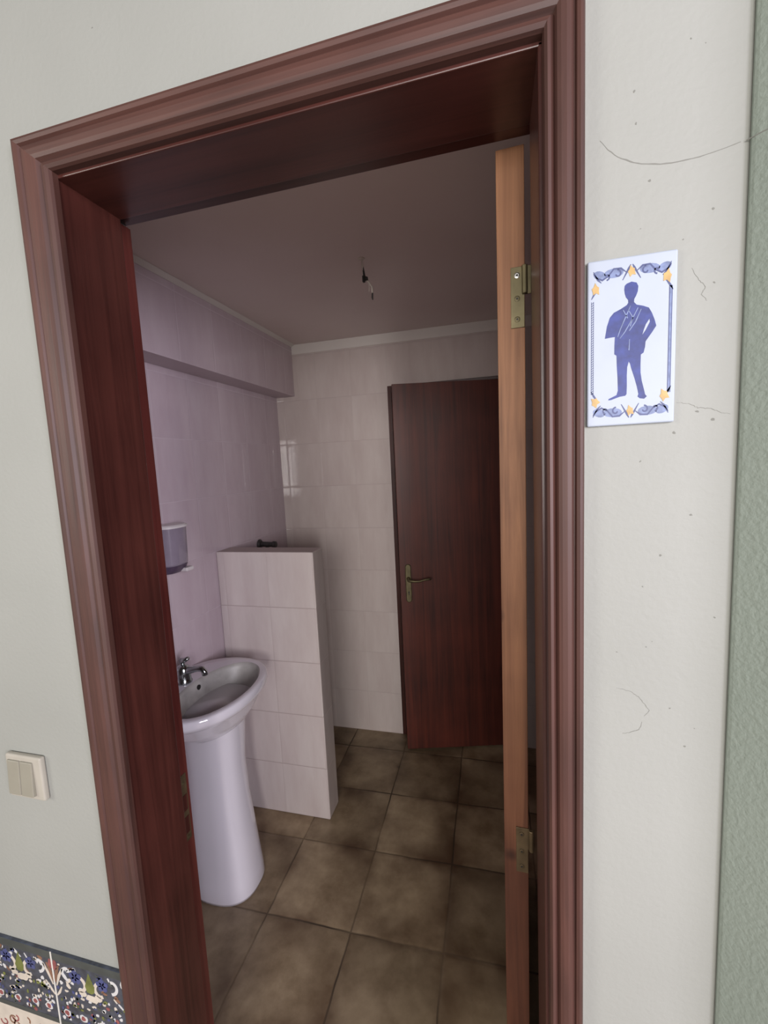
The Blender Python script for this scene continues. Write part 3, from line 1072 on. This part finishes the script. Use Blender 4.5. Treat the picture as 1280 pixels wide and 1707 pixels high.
for (ca, cb, sz, rt) in ((50, 182, 6.0, 0.3), (50, 17, 6.0, 0.3), (9.5, 166, 6.5, 0.1), (89, 171, 7.0, -0.2), (9.5, 30, 6.5, 0.9), (88, 33, 7.0, 0.5)):
    pts = []
    for i in range(10):
        a = rt + math.pi / 2 + i * math.pi / 5
        r = sz * ((1.0, 0.55, 0.75, 0.62, 0.9, 0.5, 1.0, 0.6, 0.7, 0.55)[i])
        pts.append((ca + r * 0.95 * math.cos(a), cb + r * 1.25 * math.sin(a)))
    bm = flat_shapes([([pts], 0)], 0.0006, sp, None)
    obj('ornament', bm, M['sign_yellow'], sg)

# ------------------------------------------------------------------ painted tile dado left of the doorway
FZ1, FZ0 = 0.568, 0.386
frz = thing('trim_5', 'band of painted floral tiles in blue and cream along the hall wall', 'tile frieze', (0, 0, 0), structure=True)
bm = bmesh.new()
rng = random.Random(4)
EDGE = -CL - 0.0005
joints = [-0.07, -0.268, -0.466, -0.664, -0.862]
bm0 = bmesh.new()
add_box(bm0, joints[-1], EDGE, -0.006, 0.0, FZ0, FZ1)
obj('tile_band', bm0, M['frz_navy'], frz, bevel=0.001)


def fp(a, b, h):
    return (a, -0.006 - h, b)


sh, lines = [], []
MI = {'band': 0, 'cream': 1, 'white': 2, 'blue': 3, 'green': 4, 'red': 5, 'brown': 6, 'grout': 7}
for j in range(len(joints) - 1):
    xr_, xl_ = joints[j], joints[j + 1]
    w = xr_ - xl_
    xm = (xr_ + xl_) / 2

    def put(pts, m, lay=0):
        if max(p[0] for p in pts) < EDGE - 0.0005 and min(p[0] for p in pts) > joints[-1]:
            sh.append(([pts], MI[m], lay))
    x_hi = min(xr_, EDGE) - 0.001
    put([(xl_ + .001, FZ1 - .019), (x_hi, FZ1 - .019), (x_hi, FZ1 - .001), (xl_ + .001, FZ1 - .001)], 'band')
    put([(xl_ + .001, FZ0 + .001), (x_hi, FZ0 + .001), (x_hi, FZ0 + .013), (xl_ + .001, FZ0 + .013)], 'band')
    zc0 = FZ1 - 0.052
    # cream scroll work behind the flowers
    for s in (-1, 1):
        put(stroke(spiral(xm + s * 0.030, zc0 - 0.012, 0.022, 0.010, math.pi / 2, math.pi / 2 + s * 3.4), 0.008), 'cream', 1)
        put(stroke(spiral(xm + s * 0.058, zc0 + 0.012, 0.020, 0.008, -math.pi / 2, -math.pi / 2 + s * 3.2), 0.007), 'white', 1)
        put(blob(xm + s * 0.020, zc0 - 0.030, 0.010, 0.007, rng, rough=.25), 'cream', 1)
        put(stroke([(xm + s * 0.072, zc0 + .018), (xm + s * 0.084, zc0 - .004), (xm + s * 0.094, zc0 - .030)], [.004, .007, .003]), 'cream', 1)
        put(stroke([(xm + s * 0.080, zc0 - .030), (xm + s * 0.088, zc0 - .045), (xm + s * 0.096, zc0 - .055)], [.003, .006, .003]), 'cream', 1)
        put(stroke([(xm + s * 0.082, zc0 + .022), (xm + s * 0.090, zc0 + .004), (xm + s * 0.0965, zc0 - .022)], [.004, .009, .004]), 'brown', 1)
        put(blob(xm + s * 0.093, zc0 + 0.020, 0.006, 0.012, rng, rough=.2), 'red', 1)
    put(blob(xm + 0.002, zc0 - 0.036, 0.016, 0.009, rng, rough=.2), 'cream', 2)
    for k in range(46):
        a, b = rng.uniform(xl_ + .006, xr_ - .006), rng.uniform(zc0 - .034, zc0 + .030)
        put(blob(a, b, rng.uniform(.003, .009), rng.uniform(.002, .005), rng, n=8, rough=.3, rot=rng.uniform(0, 3)), rng.choice(['white', 'cream', 'white', 'blue', 'brown', 'band', 'white']), 0)
    # leaf and the two blue flowers
    put([(xm, zc0 + .026), (xm + .006, zc0 + .010), (xm + .013, zc0 - .004), (xm + .011, zc0 - .018), (xm + .003, zc0 - .024), (xm - .009, zc0 - .022), (xm - .013, zc0 - .008), (xm - .006, zc0 + .010)], 'green', 2)
    for fx_, rr in ((xm - 0.038, .0165), (xm + 0.034, .0150)):
        for k in range(5):
            a = 2 * math.pi * k / 5 + .4
            put(blob(fx_ + rr * .55 * math.cos(a), zc0 + .006 + rr * .55 * math.sin(a), rr * .5, rr * .42, rng, rough=.15, rot=a), 'blue', 2)
    # small sprigs in the lower half
    for k in range(110):
        a = rng.uniform(xl_ + .010, xr_ - .010)
        b = rng.uniform(FZ0 + .016, zc0 - .034)
        put(blob(a, b, rng.uniform(.0025, .0055), rng.uniform(.0025, .005), rng, n=8, rough=.3), rng.choice(['white', 'cream', 'white', 'red', 'green', 'blue', 'blue', 'band', 'band', 'cream']), 1)
    for k in range(4):
        a = xl_ + w * (k + .5) / 4 + rng.uniform(-.008, .008)
        b = FZ0 + .038 + rng.uniform(-.008, .012)
        put(blob(a, b, .010, .009, rng, n=10, rough=.2), 'white', 2)
        put(blob(a, b, .006, .006, rng, n=9, rough=.2), 'red', 3)
    if j > 0:
        put([(xr_ - .0018, FZ0), (xr_ + .0018, FZ0), (xr_ + .0018, FZ1), (xr_ - .0018, FZ1)], 'grout', 4)
bmf = bmesh.new()
for loops, mi, lay in sh:
    b1 = flat_shapes([(loops, mi)], 0.0003 + 0.00015 * lay, fp, None)
    me_tmp = bpy.data.meshes.new('tmp')
    b1.to_mesh(me_tmp)
    b1.free()
    bmf.from_mesh(me_tmp)
    bpy.data.meshes.remove(me_tmp)
obj('painted_pattern', bmf, [M['frz_band'], M['frz_cream'], M['frz_white'], M['frz_blue'], M['frz_green'], M['frz_red'], M['frz_brown'], M['frz_grout']], frz)

# cream tiles with a red-brown pattern below the band
frz2 = thing('trim_6', 'cream wall tiles with a red brown pattern under the painted floral band', 'wall tiles', (0, 0, 0), structure=True)
bm = bmesh.new()
add_box(bm, joints[-1], EDGE, -0.005, 0.0, 0.0, FZ0 - 0.001)
obj('tile_field', bm, M['frz_cream'], frz2, bevel=0.001)
sh = []
for row in range(2):
    zt = FZ0 - 0.012 - row * 0.19
    for j in range(len(joints) - 1):
        xr_, xl_ = joints[j], joints[j + 1]
        for k in range(34):
            a, b = rng.uniform(xl_ + .012, xr_ - .012), zt - rng.uniform(0.010, 0.165)
            if a + .02 > EDGE:
                continue
            mi = rng.choice([0, 0, 1, 2, 1])
            if rng.random() < .5:
                sh.append(([stroke(spiral(a, b, .012, .005, rng.uniform(0, 6), rng.uniform(7, 9)), .004)], mi))
            else:
                sh.append(([blob(a, b, rng.uniform(.005, .012), rng.uniform(.004, .009), rng, rough=.3, rot=rng.uniform(0, 3))], mi))
bm = flat_shapes(sh, 0.0003, lambda a, b, h: (a, -0.005 - h, b), None)
obj('painted_pattern', bm, [M['frz_brown'], M['frz_red'], M['frz_band']], frz2)

# ------------------------------------------------------------------ hairline cracks and specks in the wall paint
def wp(a, b, h):
    return (a, -h, b)


cr = []
rng = random.Random(11)


def crack(pts, w, jit=0.0006, sub=7):
    out = []
    for p, q in zip(pts, pts[1:]):
        for i in range(sub):
            t = i / sub
            out.append((p[0] + (q[0] - p[0]) * t + rng.uniform(-jit, jit), p[1] + (q[1] - p[1]) * t + rng.uniform(-jit, jit)))
    out.append(pts[-1])
    n = len(out)
    cr.append(([stroke(out, [w * (0.25 + 0.75 * math.sin(math.pi * (i + .6) / (n + .6))) * rng.uniform(.6, 1.2) for i in range(n)])], 0))


crack([(0.8152, 1.9547), (0.824, 1.943), (0.835, 1.9326), (0.848, 1.925), (0.8608, 1.920), (0.880, 1.9155), (0.8982, 1.9142), (0.920, 1.9155), (0.940, 1.9182), (0.960, 1.9225)], 0.0015, sub=3, jit=0.0003)
crack([(0.903, 1.640), (0.916, 1.638), (0.926, 1.632), (0.940, 1.630), (0.950, 1.625), (0.960, 1.622)], 0.0006)
crack([(0.915, 1.795), (0.922, 1.782), (0.930, 1.772), (0.926, 1.764), (0.932, 1.756)], 0.0007)
crack([(0.840, 1.265), (0.856, 1.262), (0.866, 1.255), (0.876, 1.243), (0.880, 1.236), (0.874, 1.228)], 0.0008)
crack([(0.872, 1.220), (0.868, 1.208), (0.858, 1.203), (0.848, 1.200)], 0.0008)
for k in range(26):
    a, b = rng.uniform(0.82, 0.955), rng.uniform(1.15, 2.05)
    if SX0 - .01 < a < SX1 + .01 and SZ0 - .01 < b < SZ1 + .01:
        continue
    s = rng.uniform(.0005, .0013)
    cr.append(([blob(a, b, s * 1.4, s, rng, n=7, rough=.4, rot=rng.uniform(0, 3))], 0))
for a, b, s in ((0.869, 1.900, .0013), (0.935, 1.857, .0012), (0.942, 1.617, .002), (0.889, 1.449, .0013), (0.283, 2.262, .0012), (0.10, 2.27, .001), (-0.20, 1.80, .0012)):
    cr.append(([blob(a, b, s * 1.2, s, rng, n=8, rough=.35)], 0))
bm = flat_shapes(cr, 0.0002, wp, None)
obj('crack', bm, M['crack'], wall_front)
bm = flat_shapes([([stroke([(0.002, 1.9215), (0.0130, 1.9215), (0.0185, 1.9205), (0.0245, 1.9195), (0.034, 1.917)], [0.0010, 0.0012, 0.0012, 0.0011, 0.0005])], 0)],
                 0.0002, lambda a, b, h: (0.962 + a - h * 0.7, -a - h * 0.7, b), None)
obj('crack', bm, M['crack'], wall_pier)
